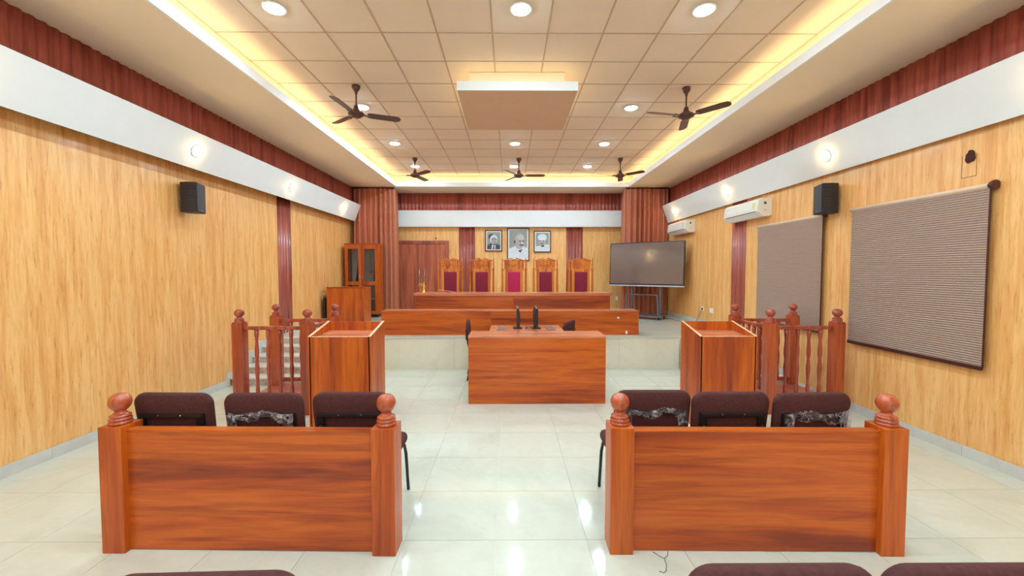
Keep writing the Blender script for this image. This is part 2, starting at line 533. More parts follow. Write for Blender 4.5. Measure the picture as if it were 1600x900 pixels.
# baseboards in marble pieces
def base(name, X, s, y0, y1):
    r = struct(name, B(*sorted((X, X + s * .006)), y0, y1, 0, .10), 'joint')
    y = y0
    while y < y1 - .02:
        e = min(y + T, y1)
        obj('skirting_slab', B(*sorted((X + s * .004, X + s * .014)), y + .0012, e - .0012, 0, .108), 'skirt', r)
        y = e
    return r
bl = base('baseboard_left', XL, 1, -.98, 6.28)
br = base('baseboard_right', XR, -1, -.98, 6.28)
for r, X, s in ((bl, XL, 1), (br, XR, -1)):
    # the skirting steps up beside the stairs
    for k in range(4):
        ya = 6.30 + .27 * k
        obj('skirting_slab', B(*sorted((X, X + s * .013)), ya - .09, ya + .27 - .09, .108 if k == 0 else .117 * k, .117 * (k + 1) + .1), 'skirt', r)
bs = struct('baseboard_back', B(-3.3, 3.4, YB - .014, YB, ST, ST + .1), 'skirt')
for n, X, s in (('baseboard_stage_left', XL, 1), ('baseboard_stage_right', XR, -1)):
    r = struct(n, B(*sorted((X, X + s * .006)), SY - .09, 11.3, ST + .001, ST + .09), 'joint')
    y = SY - .09
    while y < 11.2:
        obj('skirting_slab', B(*sorted((X + s * .004, X + s * .014)), y + .001, y + T - .001, ST + .001, ST + .1), 'skirt', r); y += T

# ceiling
LX0, LX1, LY1, LY0 = -3.02, 3.20, 11.03, -2.4     # lip of the tray
def soff(bm):
    z0, z1 = ZS, ZS + .05
    box(bm, RL - .02, LX0 - .031, YF, YB, z0, z1); box(bm, LX1 + .031, RR + .02, YF, YB, z0, z1)
    box(bm, LX0 - .031, LX1 + .031, LY1 + .031, YB, z0, z1); box(bm, LX0 - .031, LX1 + .031, YF, LY0 - .031, z0, z1)
ce = struct('ceiling', B(XL - .2, XR + .2, YF - .1, YB + .15, ZC + .02, ZC + .12), 'cove')
so = obj('soffit', soff, 'soffit', ce)
def fascia(bm):
    z0, z1 = ZS - .004, 4.15
    g = .03
    box(bm, LX0 - g, LX0, LY0 - g, LY1 + g, z0, z1); box(bm, LX1, LX1 + g, LY0 - g, LY1 + g, z0, z1)
    box(bm, LX0, LX1, LY1, LY1 + g, z0, z1); box(bm, LX0, LX1, LY0 - g, LY0, z0, z1)
obj('tray_fascia', fascia, 'white', ce)
CX0, CX1, CY1, CY0 = LX0 - .15, LX1 + .15, LY1 + .15, LY0 - .15
def covewall(bm):
    z0, z1 = ZS + .05, ZC + .02
    box(bm, CX0 - .03, CX0, CY0, CY1, z0, z1); box(bm, CX1, CX1 + .03, CY0, CY1, z0, z1)
    box(bm, CX0, CX1, CY1, CY1 + .03, z0, z1); box(bm, CX0, CX1, CY0 - .03, CY0, z0, z1)
obj('cove_wall', covewall, 'cove', ce)
gx0, gy0 = -2.582, 4.5318
# grid bars and tiles
def bars(bm):
    z0, z1 = ZC - .001, ZC + .02
    for k in range(-1, 11):
        x = gx0 + T * k
        if CX0 < x < CX1: box(bm, x - .009, x + .009, CY0, CY1, z0, z1)
    k = -12
    while gy0 + T * k < CY1:
        y = gy0 + T * k
        if y > CY0: box(bm, CX0, CX1, y - .009, y + .009, z0 + .0005, z1)
        k += 1
obj('ceiling_grid', bars, 'tbar', ce)
ct = mesh('ceiling_tile', B(.008, T - .008, .008, T - .008, ZC + .004, ZC + .019), 'ctile')
rest = bmesh.new()
for j in range(-12, 12):
    y = gy0 + T * j
    for i in range(-1, 10):
        x = gx0 + T * i
        a, b = max(x, CX0), min(x + T, CX1); c, d = max(y, CY0), min(y + T, CY1)
        if b - a < .02 or d - c < .02: continue
        if y > 3.0:
            if b - a > T - .001 and d - c > T - .001: obj('ceiling_tile', ct, None, ce, (x, y, 0))
            else: obj('ceiling_tile', B(a + .008, b - .008, c + .008, d - .008, ZC + .004, ZC + .019), 'ctile', ce)
        else: box(rest, a + .008, b - .008, c + .008, d - .008, ZC + .004, ZC + .019)
me = bpy.data.meshes.new('ceiling_tiles'); rest.to_mesh(me); rest.free(); me.materials.append(M['ctile'])
o = bpy.data.objects.new('ceiling_tiles', me); COL.objects.link(o); o.parent = ce; o['kind'] = 'stuff'

# cove light strips
def strip(lab, a, b, c, d):
    o = obj('led_strip', B(a, b, c, d, ZS + .052, ZS + .062), 'e_cove')
    tag(o, lab, 'light strip', 'cove light strips')
zz = .06
strip('warm light strip hidden in the left ceiling cove', LX0 - .10, LX0 - .08, LY0, LY1)
strip('warm light strip hidden in the right ceiling cove', LX1 + .08, LX1 + .10, LY0, LY1)
strip('warm light strip hidden in the far ceiling cove above the stage', LX0, LX1, LY1 + .08, LY1 + .10)
strip('warm light strip in the ceiling cove behind the viewer', LX0, LX1, LY0 - .10, LY0 - .08)

# floating ceiling box
cb = thing('ceiling_box', 'square tan dropped ceiling box with white rim in the tile ceiling', 'ceiling panel', (.105, 5.97, 4.05))
obj('panel', B(-.755, .755, -.71, .71, .003, .0), 'tan', cb) if 0 else None
obj('underside', B(-.762, .762, -.717, .717, 0, .012), 'tan', cb)
obj('rim', lambda bm: (box(bm, -.765, .765, -.72, -.70, .001, .115), box(bm, -.765, .765, .70, .72, .001, .115),
                       box(bm, -.765, -.745, -.70, .70, .001, .115), box(bm, .745, .765, -.70, .70, .001, .115),
                       box(bm, -.745, .745, -.70, .70, .09, .10)), 'white', cb)
obj('neck', B(-.62, .61, -.57, .57, .10, .2955), 'cove', cb)
ls = obj('light_strip', lambda bm: (box(bm, -.70, .69, -.65, -.64, .101, .108), box(bm, -.70, .69, .64, .65, .101, .108),
                                    box(bm, -.70, -.69, -.63, .63, .101, .108), box(bm, .68, .69, -.63, .63, .101, .108)), 'e_box', cb)

# downlights
def downlight(bm): pass
dm_r = mesh('trim_ring', lambda bm: lathe(bm, [(.115, 0), (.115, -.006), (.095, -.010), (.092, -.004)], n=24), 'white')
dm_g = mesh('lamp_disc', lambda bm: lathe(bm, [(.088, -.002), (.084, -.012), (.06, -.018), (.02, -.02)], n=24), 'e_down')
rows = [(-1.35, 'behind the viewer', 0), (.55, 'overhead', 0), (2.3, 'just above the top edge of the view', 0), (4.12, 'nearest visible row', 1), (6.53, 'second row level with the near fans', 1),
        (8.34, 'third row behind the ceiling box', 1), (10.13, 'farthest row near the stage fans', 1)]
first = None
for y, rn, vis in rows:
    for x, cn in ((-2.30, 'left'), (.115, 'centre'), (1.92, 'right')):
        if y == 6.53 and cn == 'centre': continue
        lab = 'round cool white ceiling downlight, %s, %s one' % (rn, cn)
        if first is None:
            first = thing('ceiling_downlight', lab, 'downlight', (x, y, ZC - .001), 0, 'round ceiling downlights')
            obj('trim_ring', dm_r, None, first); obj('lamp_disc', dm_g, None, first)
        else: dup(first, (x, y, ZC - .001), 0, lab)

# warm spots in the tilted boards
sp_g = mesh('bulb', lambda bm: lathe(bm, [(.062, -.004), (.060, .012), (.045, .030), (.02, .040), (.004, .042)], n=20), 'e_spot')
sp_r = mesh('ring', lambda bm: lathe(bm, [(.078, -.004), (.078, .004), (.066, .007), (.063, .002)], n=20), 'white')
def spot(side, y, lab):
    if side < 0: t_, b_ = Vector((-3.98, 0, 3.543)), Vector((-4.14, 0, 3.115))
    else: t_, b_ = Vector((4.12, 0, 3.530)), Vector((4.28, 0, 3.075))
    c = (t_ + b_) / 2; up = (t_ - b_).normalized()
    nrm = Vector((up.z, 0, -up.x)) if side < 0 else Vector((-up.z, 0, up.x))
    r = thing('wall_spotlight', lab, 'spotlight', (c.x, y, c.z), 0, 'warm spotlights in the slanted white boards')
    q = nrm.to_track_quat('Z', 'Y').to_euler()
    for n, me in (('bulb', sp_g), ('ring', sp_r)):
        p = obj(n, me, None, r, tuple(nrm * .004)); p.rotation_euler = q
for y, n in ((-1.6, 'behind the viewer'), (.75, 'beside the viewer'), (3.1, 'at the left picture edge'), (5.39, 'nearest in view, above the left speaker'), (7.71, 'above the left red pilaster'), (10.16, 'farthest, by the curtain')):
    spot(-1, y, 'glowing warm spotlight in the left slanted white board, ' + n)
for y, n in ((-1.6, 'behind the viewer'), (.8, 'beside the viewer'), (3.2, 'at the right picture edge'), (5.45, 'nearest in view, above the right speaker'), (7.95, 'above the larger air conditioner'), (10.43, 'farthest, by the curtain')):
    spot(1, y, 'glowing warm spotlight in the right slanted white board, ' + n)

# ------------------------------------------------------------------ FRONT BARRIERS
def finial(bm, r, z, s=1.0):
    lathe(bm, [(r * .98, z), (r * 1.05, z + .006 * s), (r * 1.05, z + .016 * s), (r * .9, z + .021 * s), (r * .9, z + .024 * s), (r * 1.02, z + .029 * s), (r * 1.02, z + .039 * s), (r * .86, z + .044 * s), (r * .86, z + .047 * s),
               (r * .96, z + .052 * s), (r * .94, z + .062 * s), (r * .74, z + .068 * s), (r * .62, z + .075 * s), (r * .5, z + .085 * s), (r * .52, z + .092 * s), (r * .72, z + .102 * s),
               (r * .92, z + .120 * s), (r * 1.03, z + .145 * s), (r * 1.0, z + .168 * s), (r * .85, z + .190 * s), (r * .55, z + .207 * s), (r * .2, z + .214 * s)], n=28)
def barrier(x0, y0, x1, y1, lab):
    L = math.hypot(x1 - x0, y1 - y0); a = math.atan2(y1 - y0, x1 - x0)
    t = thing('low_barrier', lab, 'barrier', (x0, y0, 0), a, 'low wooden barriers in front of the visitor chairs')
    pw, pd = .145, .155
    for px in (0, L - pw):
        o = obj('post', B(px, px + pw, 0, pd, 0, .802, bev=.004), 'lam_z', t)
        obj('finial', lambda bm, px=px: finial(bm, .060, .802, .92), 'post', o) if 0 else None
        f = obj('finial', lambda bm: finial(bm, .058, 0, .92), 'post', o, (px + pw / 2, pd / 2, .802))
    obj('panel', B(pw - .001, L - pw + .001, .04, .10, .004, .765, bev=.002), 'lam_x', t)
    obj('top_cap', B(pw, L - pw, .036, .108, .765, .773), 'lam_x', t)
    return t
barrier(-2.553, 2.510, -.706, 2.469, 'left low orange wood barrier with two ball topped posts')
barrier(.628, 2.477, 2.450, 2.446, 'right low orange wood barrier with two ball topped posts')

# ------------------------------------------------------------------ VISITOR CHAIRS
def make_chair(label, wrap=0, seed=0, group='brown padded visitor chairs'):
    t = thing('visitor_chair', label, 'chair', (0, 0, 0), 0, group)
    H = .955
    def back(bm):
        out = rrect(.53, .46, .075, 7, .05)
        def fn(u, v, d):
            k = v / .46
            return (u * (1 - .05 * (1 - k)), -.215 - .055 * k + d - .02 - .03 * (1 - (2 * u / .53) ** 2) * 0, .495 + v)
        cushion(bm, out, .055, fn, .02)
    obj('backrest', back, 'chair', t)
    def seat(bm):
        out = rrect(.50, .48, .06, 6, .06)
        cushion(bm, out, .075, lambda u, v, d: (u, -.20 + v, .405 + d), .025)
    obj('seat', seat, 'chair', t)
    def br(bm):
        box(bm, -.215, .215, -.298, -.282, .795, .822, bev=.003)
        for s in (-1, 1):
            box(bm, *sorted((s * .222, s * .175)), -.292, -.262, .66, .822, bev=.003)
            for z in (.70, .735): lathe(bm, [(.006, 0), (.006, .008)], n=8, M4=Matrix.Translation((s * .198, -.291, z)) @ Matrix.Rotation(PI / 2, 4, 'X'))
    b = obj('back_bracket', br, 'black', t)
    def sc(bm):
        for s in (-1, 1):
            lathe(bm, [(.005, 0), (.004, .004)], n=8, M4=Matrix.Translation((s * .075, -.298, .812)) @ Matrix.Rotation(PI / 2, 4, 'X'))
            for z in (.70, .735): lathe(bm, [(.004, 0), (.003, .003)], n=8, M4=Matrix.Translation((s * .198, -.299, z)) @ Matrix.Rotation(PI / 2, 4, 'X'))
    obj('screw_heads', sc, 'chrome', b)
    for s in (-1, 1):
        obj('back_tube', lambda bm, s=s: tube(bm, [(s * .17, -.275, .72), (s * .175, -.262, .60), (s * .20, -.225, .47), (s * .215, -.19, .41)], .011), 'black', t)
        obj('leg', lambda bm, s=s: tube(bm, [(s * .215, .20, .40), (s * .222, .235, .38), (s * .232, .25, .30), (s * .245, .262, .0)], .0125), 'black', t)
        obj('leg', lambda bm, s=s: tube(bm, [(s * .215, -.17, .40), (s * .22, -.20, .34), (s * .235, -.27, .0)], .0125), 'black', t)
    obj('seat_frame', lambda bm: [tube(bm, [(-.215, y, .395), (.215, y, .395)], .011) for y in (-.18, .20)] +
        [tube(bm, [(x, -.18, .395), (x, .21, .395)], .011) for x in (-.215, .215)], 'black', t)
    if wrap:
        rnd = random.Random(seed)
        def wr_(bm):
            n, m = 44, 7
            g = []
            x0, x1 = (-.22, .22) if wrap == 1 else (-.228, .228)
            for i in range(n + 1):
                u = i / n; x = x0 + (x1 - x0) * u
                top = .835 + .012 * math.sin(9 * u + seed) + rnd.uniform(-.006, .006)
                edge = min(u, 1 - u)
                hgt = (.032 + .03 * abs(math.sin(7.3 * u + seed * 1.7))) if edge > .14 else .11
                if wrap == 2: hgt *= 1.25
                g.append([bm.verts.new((x + rnd.uniform(-.004, .004), -.303 - .008 * math.sin(PI * j / m) - rnd.uniform(0, .007), top - hgt * j / m)) for j in range(m + 1)])
            for i in range(n):
                for j in range(m):
                    if rnd.random() < .10: continue
                    bm.faces.new((g[i][j], g[i + 1][j], g[i + 1][j + 1], g[i][j + 1]))
        w_ = obj('plastic_wrap', wr_, 'wrap', b)
        w_['label'] = 'torn clear plastic left on the bracket'
    return t
c0 = make_chair('brown padded chair behind left barrier, leftmost, bare black bracket, nearest the left wall')
c0.location = (-2.25, 2.99, 0); c0.rotation_euler = (0, 0, -.03)
cw = make_chair('brown padded chair behind left barrier, middle, grey plastic wrap on its back bracket', 1, 3)
cw.location = (-1.65, 2.985, 0); cw.rotation_euler = (0, 0, .0)
dup(c0, (-1.065, 2.995, 0), .0, 'brown padded chair behind left barrier, rightmost, by the aisle')
cw2 = make_chair('brown padded chair behind right barrier, leftmost by the aisle, plastic shreds on bracket', 1, 8)
cw2.location = (.985, 3.03, 0); cw2.rotation_euler = (0, 0, .0)
dup(c0, (1.495, 2.985, 0), .02, 'brown padded chair behind right barrier, middle, bare black bracket')
cw3 = make_chair('brown padded chair behind right barrier, rightmost, white torn plastic on bracket', 2, 5)
cw3.location = (2.03, 2.965, 0); cw3.rotation_euler = (0, 0, .04)
# next row, only the top edges show
dup(c0, (-.835, 1.33, 0), .03, 'brown chair top at the bottom picture edge, on the left')
dup(c0, (.755, 1.352, 0), 0, 'brown chair top at the bottom picture edge, middle of the three')
dup(c0, (1.30, 1.35, 0), 0, 'brown chair top at the bottom right corner of the picture')
# chairs at the centre desk
dup(c0, (-.43, 6.80, 0), -PI / 2 + .08, 'brown chair seen from the side, left of the centre desk')
dup(c0, (.76, 6.80, 0), PI / 2 - .45, 'brown chair with only its back top showing, right of the monitors')

# ------------------------------------------------------------------ WITNESS BOXES
def baluster(bm, x, y, z0, z1):
    h = z1 - z0
    P = [(.017, 0), (.019, .04), (.019, .10), (.013, .115), (.019, .13), (.013, .145), (.0135, .20), (.020, .33), (.0215, .40), (.017, .47), (.013, .50), (.018, .515), (.013, .53),
         (.020, .60), (.021, .68), (.015, .80), (.013, .84), (.019, .855), (.013, .87), (.018, .885), (.021, .93), (.021, 1)]
    lathe(bm, [(r * 1.18, z0 + t * h) for r, t in P], x, y, 12)
def witness(x0, side, lab):
    # x0 left outer edge; side: +1 rails on right side too, -1 rails on left side too
    t = thing('witness_box', lab, 'witness box', (x0, 4.97, 0), 0, 'railed wooden witness boxes')
    W, D, p = .96, .92, .125
    obj('platform', B(.02, W - .02, .02, D - .02, 0, .15, bev=.003), 'plat', t)
    for px in (0, W - p):
        for py in (0, D - p):
            o = obj('post', B(px, px + p, py, py + p, 0, 1.13, bev=.004), 'post', t)
            obj('finial', lambda bm: (finial(bm, .054, .012, .76), box(bm, -.057, .057, -.057, .057, 0, .016, bev=.003)), 'post_pale', o, (px + p / 2, py + p / 2, 1.13))
    def rail(a, b, z0, z1, nm='top_rail'):
        (ax, ay), (bx, by) = a, b
        def f(bm):
            if ay == by: box(bm, ax, bx, ay - .028, ay + .028, z0, z1, bev=.008)
            else: box(bm, ax - .028, ax + .028, ay, by, z0, z1, bev=.008)
        obj(nm, f, 'post_pale', t)
    def bal(a, b):
        (ax, ay), (bx, by) = a, b
        for k in range(1, 5):
            u = k / 5
            x, y = ax + (bx - ax) * u, ay + (by - ay) * u
            obj('baluster', lambda bm: baluster(bm, 0, 0, 0, 1.05 - .25), 'post_pale', t, (x, y, .25))
    rails = [((p, p / 2), (W - p, p / 2)), ((p, D - p / 2), (W - p, D - p / 2))]
    rails.append(((W - p / 2, p), (W - p / 2, D - p)) if side > 0 else ((p / 2, p), (p / 2, D - p)))
    for a, b in rails:
        rail(a, b, 1.05, 1.095); rail(a, b, .20, .25, 'bottom_rail'); bal(a, b)
    return t
witness(-3.385, 1, 'left railed witness box with ball topped posts, by the left wall')
witness(3.18, -1, 'right railed witness box with ball topped posts, beside the blinds')

# lecterns in front of the witness boxes
def lectern(x0, x1, lab):
    W = x1 - x0; D = .50
    t = thing('lectern', lab, 'lectern', (x0, 4.43, 0), 0, 'box lecterns beside the witness boxes')
    zf, zb = 1.055, 1.165
    obj('front_panel', B(.012, W - .012, 0, .018, 0.0, zf, bev=.001), 'lam_z', t)
    obj('back_panel', B(.012, W - .012, D - .018, D, 0, zb, bev=.001), 'lam_z', t)
    for a, b in ((0, .025), (W - .025, W)):
        obj('side_panel', lambda bm, a=a, b=b: prism(bm, [(0, 0), (D, 0), (D, zb + .004), (0, zf + .004)], 0, a, b), 'lam_z', t)
    obj('desktop', lambda bm: prism(bm, [(.018, zf - .035), (D - .018, zf + .005), (D - .018, zf - .013), (.018, zf - .053)], 0, .025, W - .025), 'top', t)
    def edge(bm):
        for a, b in ((-.001, .026), (W - .026, W + .001)):
            prism(bm, [(-.001, zf + .0035), (D + .001, zb + .0035), (D + .001, zb + .006), (-.001, zf + .006)], 0, a, b)
        box(bm, .026, W - .026, -.001, .022, zf, zf + .004)
    e = obj('edge_band', edge, 'pale_edge', t)
    return t
M['pale_edge'] = laminate('pale_edge_band', 1, (246, 206, 170), (240, 192, 152), (232, 176, 134))
lectern(-2.19, -1.51, 'orange wood box lectern in front of the left witness box')
lectern(2.09, 2.72, 'orange wood box lectern in front of the right witness box')

# ------------------------------------------------------------------ CENTRE DESK
t = thing('clerk_desk', 'wide orange wood desk in the middle of the floor before the stage', 'desk', (-.545, 5.39, 0))
W = 1.83
obj('front_panel', B(.0, W, 0, .02, 0, .885, bev=.001), 'lam_x', t)
obj('side_panel', B(0, .02, .02, .46, 0, .885), 'lam_z', t)
obj('side_panel', B(W - .02, W, .02, .46, 0, .885), 'lam_z', t)
obj('desktop', B(-.003, W + .003, -.004, .47, .885, .912, bev=.002), 'top', t)
t = thing('computer_table', 'narrower wood table joined behind the centre desk, under two monitors', 'table', (-.29, 5.865, 0))
obj('tabletop', B(0, 1.08, 0, .62, .885, .910, bev=.002), 'top', t)
obj('leg_panel', B(.40, .42, .03, .58, 0, .885), 'lam_z', t)
obj('leg_panel', B(.66, .68, .03, .58, 0, .885), 'lam_z', t)
def monitor(x, face, lab):
    t = thing('computer_monitor', lab, 'monitor', (x, 6.18, .9105), 0 if face > 0 else PI, 'monitors standing back to back')
    obj('foot', lambda bm: box(bm, -.07, .07, -.11, .11, 0, .012, bev=.004), 'black', t)
    obj('stand', B(-.035, -.015, -.03, .03, .01, .16), 'black', t)
    obj('housing', lambda bm: prism(bm, [(-.022, .05), (.012, .035), (.016, .31), (-.012, .315), (-.034, .24), (-.034, .10)], 1, -.245, .245), 'black', t)
    obj('screen', B(.0165, .018, -.235, .235, .048, .298), 'screen', t)
    obj('bezel_edge', B(-.012, .016, -.245, .245, .312, .316), 'steel', t)
monitor(.125, -1, 'thin black monitor seen edge on, left of the pair on the desk')
monitor(.405, 1, 'thin black monitor seen edge on, right of the pair on the desk')
for x, l in ((-.12, 'black keyboard lying left of the two monitors'), (.62, 'black keyboard lying right of the two monitors')):
    t = thing('keyboard', l, 'keyboard', (x, 6.12, .9105))
    obj('case', B(-.065, .065, -.2, .2, 0, .010, bev=.003), 'key_grey', t)
    obj('keys', lambda bm: [box(bm, -.05 + .02 * i, -.034 + .02 * i, -.19 + .02 * j, -.174 + .02 * j, .010, .013) for i in range(5) for j in range(19)], 'key_grey', t)
tag(obj('monitor_cable', lambda bm: tube(bm, [(.235, 6.05, .916), (.25, 6.0, .935), (.255, 5.98, .955), (.262, 5.97, .93), (.28, 5.96, .915)], .004, 6), 'black'), 'thin black cable loop standing up between the monitors', 'cable')

# ------------------------------------------------------------------ JUDGES' BENCH
t = thing('lower_bench', 'long low front tier of the orange wood judges bench on the stage edge', 'bench', (0, 7.58, ST))
lb = t
obj('panel', B(-2.38, -.345, 0, .02, 0, .44), 'lam_x', t)
obj('panel', B(-.342, 2.42, .003, .023, 0, .44), 'lam_x', t)
obj('side_panel', B(-2.38, -2.36, .02, .36, 0, .44), 'lam_y', t)
obj('side_panel', B(2.40, 2.42, .023, .36, 0, .44), 'lam_y', t)
obj('desktop', B(-2.383, 2.423, -.003, .37, .44, .452), 'top', t)
def sock(name, x, z, wd, h, lab):
    q = thing(name, lab, 'socket', (x, 7.574, z))
    obj('plate', B(-wd / 2, wd / 2, 0, .008, -h / 2, h / 2, bev=.002), 'plastic_w', q)
    obj('key', B(-wd / 5, wd / 5, -.003, 0, -h / 4, h / 4), 'plastic_w', q)
sock('wall_socket', 2.033, .905, .036, .036, 'small round white fitting high on the right of the low bench front')
sock('wall_socket', 2.19, .632, .034, .06, 'small white fitting low on the right end of the low bench front')
t = thing('upper_bench', 'tall back tier of the orange wood judges bench before the high chairs', 'bench', (0, 8.40, ST))
obj('panel', B(-1.92, .085, 0, .02, 0, .68), 'lam_x', t)
obj('panel', B(.088, 2.08, .003, .023, 0, .68), 'lam_x', t)
obj('side_panel', B(-1.92, -1.90, .02, .48, 0, .68), 'lam_z', t)
obj('side_panel', B(2.06, 2.08, .023, .48, 0, .68), 'lam_z', t)
obj('desktop', B(-1.96, 2.12, -.02, .50, .68, .741, bev=.004), 'top', t)

# statue, gavel wedge and file on the upper bench
zt = ST + .742
def statue(bm):
    lathe(bm, [(.042, 0), (.042, .012), (.034, .016), (.030, .03), (.024, .07), (.020, .11), (.024, .135), (.027, .15), (.020, .162), (.008, .168), (.009, .175), (.016, .186), (.016, .196), (.006, .208)], n=14)
    tube(bm, [(-.02, 0, .150), (-.05, -.005, .148), (-.066, -.008, .175)], .007, 6)
    tube(bm, [(.02, 0, .150), (.036, -.004, .12), (.030, -.01, .09)], .007, 6)
st = thing('justice_statue', 'small golden figure statue holding up a scale, left end of upper bench', 'statue', (-1.80, 8.62, zt))
obj('figure', statue, 'gold', st)
obj('scale', lambda bm: (tube(bm, [(-.105, -.008, .178), (-.066, -.008, .184), (-.03, -.008, .178)], .003, 6), lathe(bm, [(.002, .13), (.016, .136)], -.105, -.008, 8), lathe(bm, [(.002, .13), (.016, .136)], -.03, -.03, 8),
     tube(bm, [(-.105, -.008, .178), (-.105, -.008, .136)], .0015, 5)), 'gold', st)
gv = thing('gavel_block', 'small wooden wedge block in front of the leftmost high chair', 'block', (-1.42, 8.56, zt))
obj('wedge', lambda bm: prism(bm, [(-.10, 0), (.10, 0), (.05, .022), (-.02, .055), (-.07, .05)], 1, -.04, .04), 'top', gv)
gf = obj('file_card', lambda bm: prism(bm, [(-.12, .052), (.20, .0), (.205, .004), (-.12, .058)], 1, -.06, .05), 'pink')
gf.location = (-1.36, 8.68, zt)
tag(gf, 'pink card file leaning flat beside the wooden wedge on upper bench', 'file')
pb = obj('pen_block', lambda bm: prism(bm, [(-.05, 0), (.03, 0), (.012, .09), (-.01, .06)], 1, -.03, .03), 'top')
pb.location = (-1.915 + .03, 8.72, zt)
tag(pb, 'little slanted wooden block left of the golden statue', 'block')

# ------------------------------------------------------------------ JUDGES' CHAIRS
def judge(label, x, vel, crest_h=1.0):
    t = thing('judge_chair', label, 'chair', (x, 9.25, ST), 0, 'high backed carved judge chairs')
    for s in (-1, 1):
        obj('spindle', lambda bm: lathe(bm, [(.022, 0), (.022, .55), (.026, .56), (.02, .575), (.024, .62), (.024, .9), (.021, 1.22), (.026, 1.235), (.026, 1.26), (.014, 1.275), (.018, 1.34), (.012, 1.40), (.017, 1.415), (.011, 1.43), (.013, 1.47), (.003, 1.505)], n=12), 'honey', t, (s * .272, .26, 0))
        obj('stile', B(*sorted((s * .208, s * .145)), .24, .28, .45, 1.24, bev=.004), 'honey', t)
        obj('cross_bar', B(*sorted((s * .262, s * .2)), .25, .27, 1.205, 1.225), 'honey', t)
        obj('arm', lambda bm, s=s: box(bm, *sorted((s * .30, s * .24)), -.22, .25, .64, .68, bev=.01), 'honey', t)
        obj('leg', B(*sorted((s * .29, s * .24)), -.24, -.19, 0, .64, bev=.004), 'honey', t)
        obj('leg', B(*sorted((s * .20, s * .15)), .235, .285, 0, .44, bev=.004), 'honey', t)
    obj('back_rail', B(-.145, .145, .24, .28, .45, .52), 'honey', t)
    obj('back_rail', B(-.145, .145, .24, .28, 1.175, 1.24), 'honey', t)
    def uph(bm): cushion(bm, rrect(.286, .652, .01, 2), .03, lambda u, v, d: (u, .235 + d, .522 + v), .01, .002)
    obj('upholstery', uph, vel, t)
    def seat(bm): cushion(bm, rrect(.50, .46, .04, 4), .09, lambda u, v, d: (u, -.24 + v, .40 + d), .025)
    obj('seat', seat, vel, t)
    obj('seat_rail', B(-.24, .24, -.235, .23, .34, .40), 'honey', t)
    def crest(bm):
        box(bm, -.225, .225, .242, .276, 1.24, 1.425)
        # carved relief: rosette, scrolls and leaves
        lathe(bm, [(.05, 0), (.052, .008), (.036, .012), (.030, .006), (.018, .014), (.004, .018)], n=14, M4=Matrix.Translation((0, .243, 1.35)) @ Matrix.Rotation(PI / 2, 4, 'X'))
        for s in (-1, 1):
            for cx, cz, r in ((.105, 1.34, .034), (.17, 1.31, .028), (.075, 1.285, .022), (.19, 1.37, .02), (.13, 1.395, .018)):
                pts = [(s * (cx + r * (1 - k * .06) * math.cos(k * .62)), .240, cz + r * (1 - k * .06) * math.sin(k * .62)) for k in range(13)]
                tube(bm, pts, .006, 5)
    obj('carved_crest', crest, 'honey', t)
    def ped(bm):
        for s in (-1, 1):
            prism(bm, [(s * .25, 1.425), (s * .25, 1.443), (s * .045, 1.503), (s * .03, 1.49), (s * .045, 1.476), (s * .20, 1.425)], 1, .225, .285)
        prism(bm, [(-.2, 1.425), (.2, 1.425), (.03, 1.47), (-.03, 1.47)], 1, .245, .27)
    obj('pediment', ped, 'honey', t)
    return t
judge('leftmost high carved judge chair with crimson back, before the wooden door', -1.365, 'crimson')
judge('second high carved judge chair from the left, crimson back', -.640, 'crimson')
judge('central high carved judge chair with bright magenta back', .112, 'magenta')
judge('second high carved judge chair from the right, crimson back', .842, 'crimson')
judge('rightmost high carved judge chair with crimson back', 1.665, 'crimson')

# ------------------------------------------------------------------ DOOR AND CUPBOARD
d = bpy.data.objects.new('door_1', None); COL.objects.link(d); d['kind'] = 'structure'; d.location = (0, YB, ST)
obj('door_leaf', B(-3.22, -2.545, -.05, -.005, .02, 1.98), 'door', d)
dl = obj('door_leaf', B(-2.54, -1.86, -.05, -.005, .02, 1.98), 'door', d)
obj('door_frame', lambda bm: (box(bm, -3.31, -3.225, -.07, -.001, 0, 2.08, bev=.006), box(bm, -1.855, -1.77, -.07, -.001, 0, 2.08, bev=.006), box(bm, -3.225, -1.855, -.07, -.001, 1.985, 2.08, bev=.006)), 'red', d)
for x in (-2.62, -2.46):
    obj('pull_handle', lambda bm: (tube(bm, [(x, -.09, .85), (x, -.09, 1.26)], .010), tube(bm, [(x, -.05, .92), (x, -.09, .92)], .007), tube(bm, [(x, -.05, 1.2), (x, -.09, 1.2)], .007)), 'chrome', d)
tag(obj('door_sensor', lambda bm: lathe(bm, [(.022, 0), (.022, .02), (.008, .03)], n=10, M4=Matrix.Translation((-2.14, YB, 2.735)) @ Matrix.Rotation(PI / 2, 4, 'X')), 'black'), 'tiny black knob on the wall above the wooden double door', 'sensor')

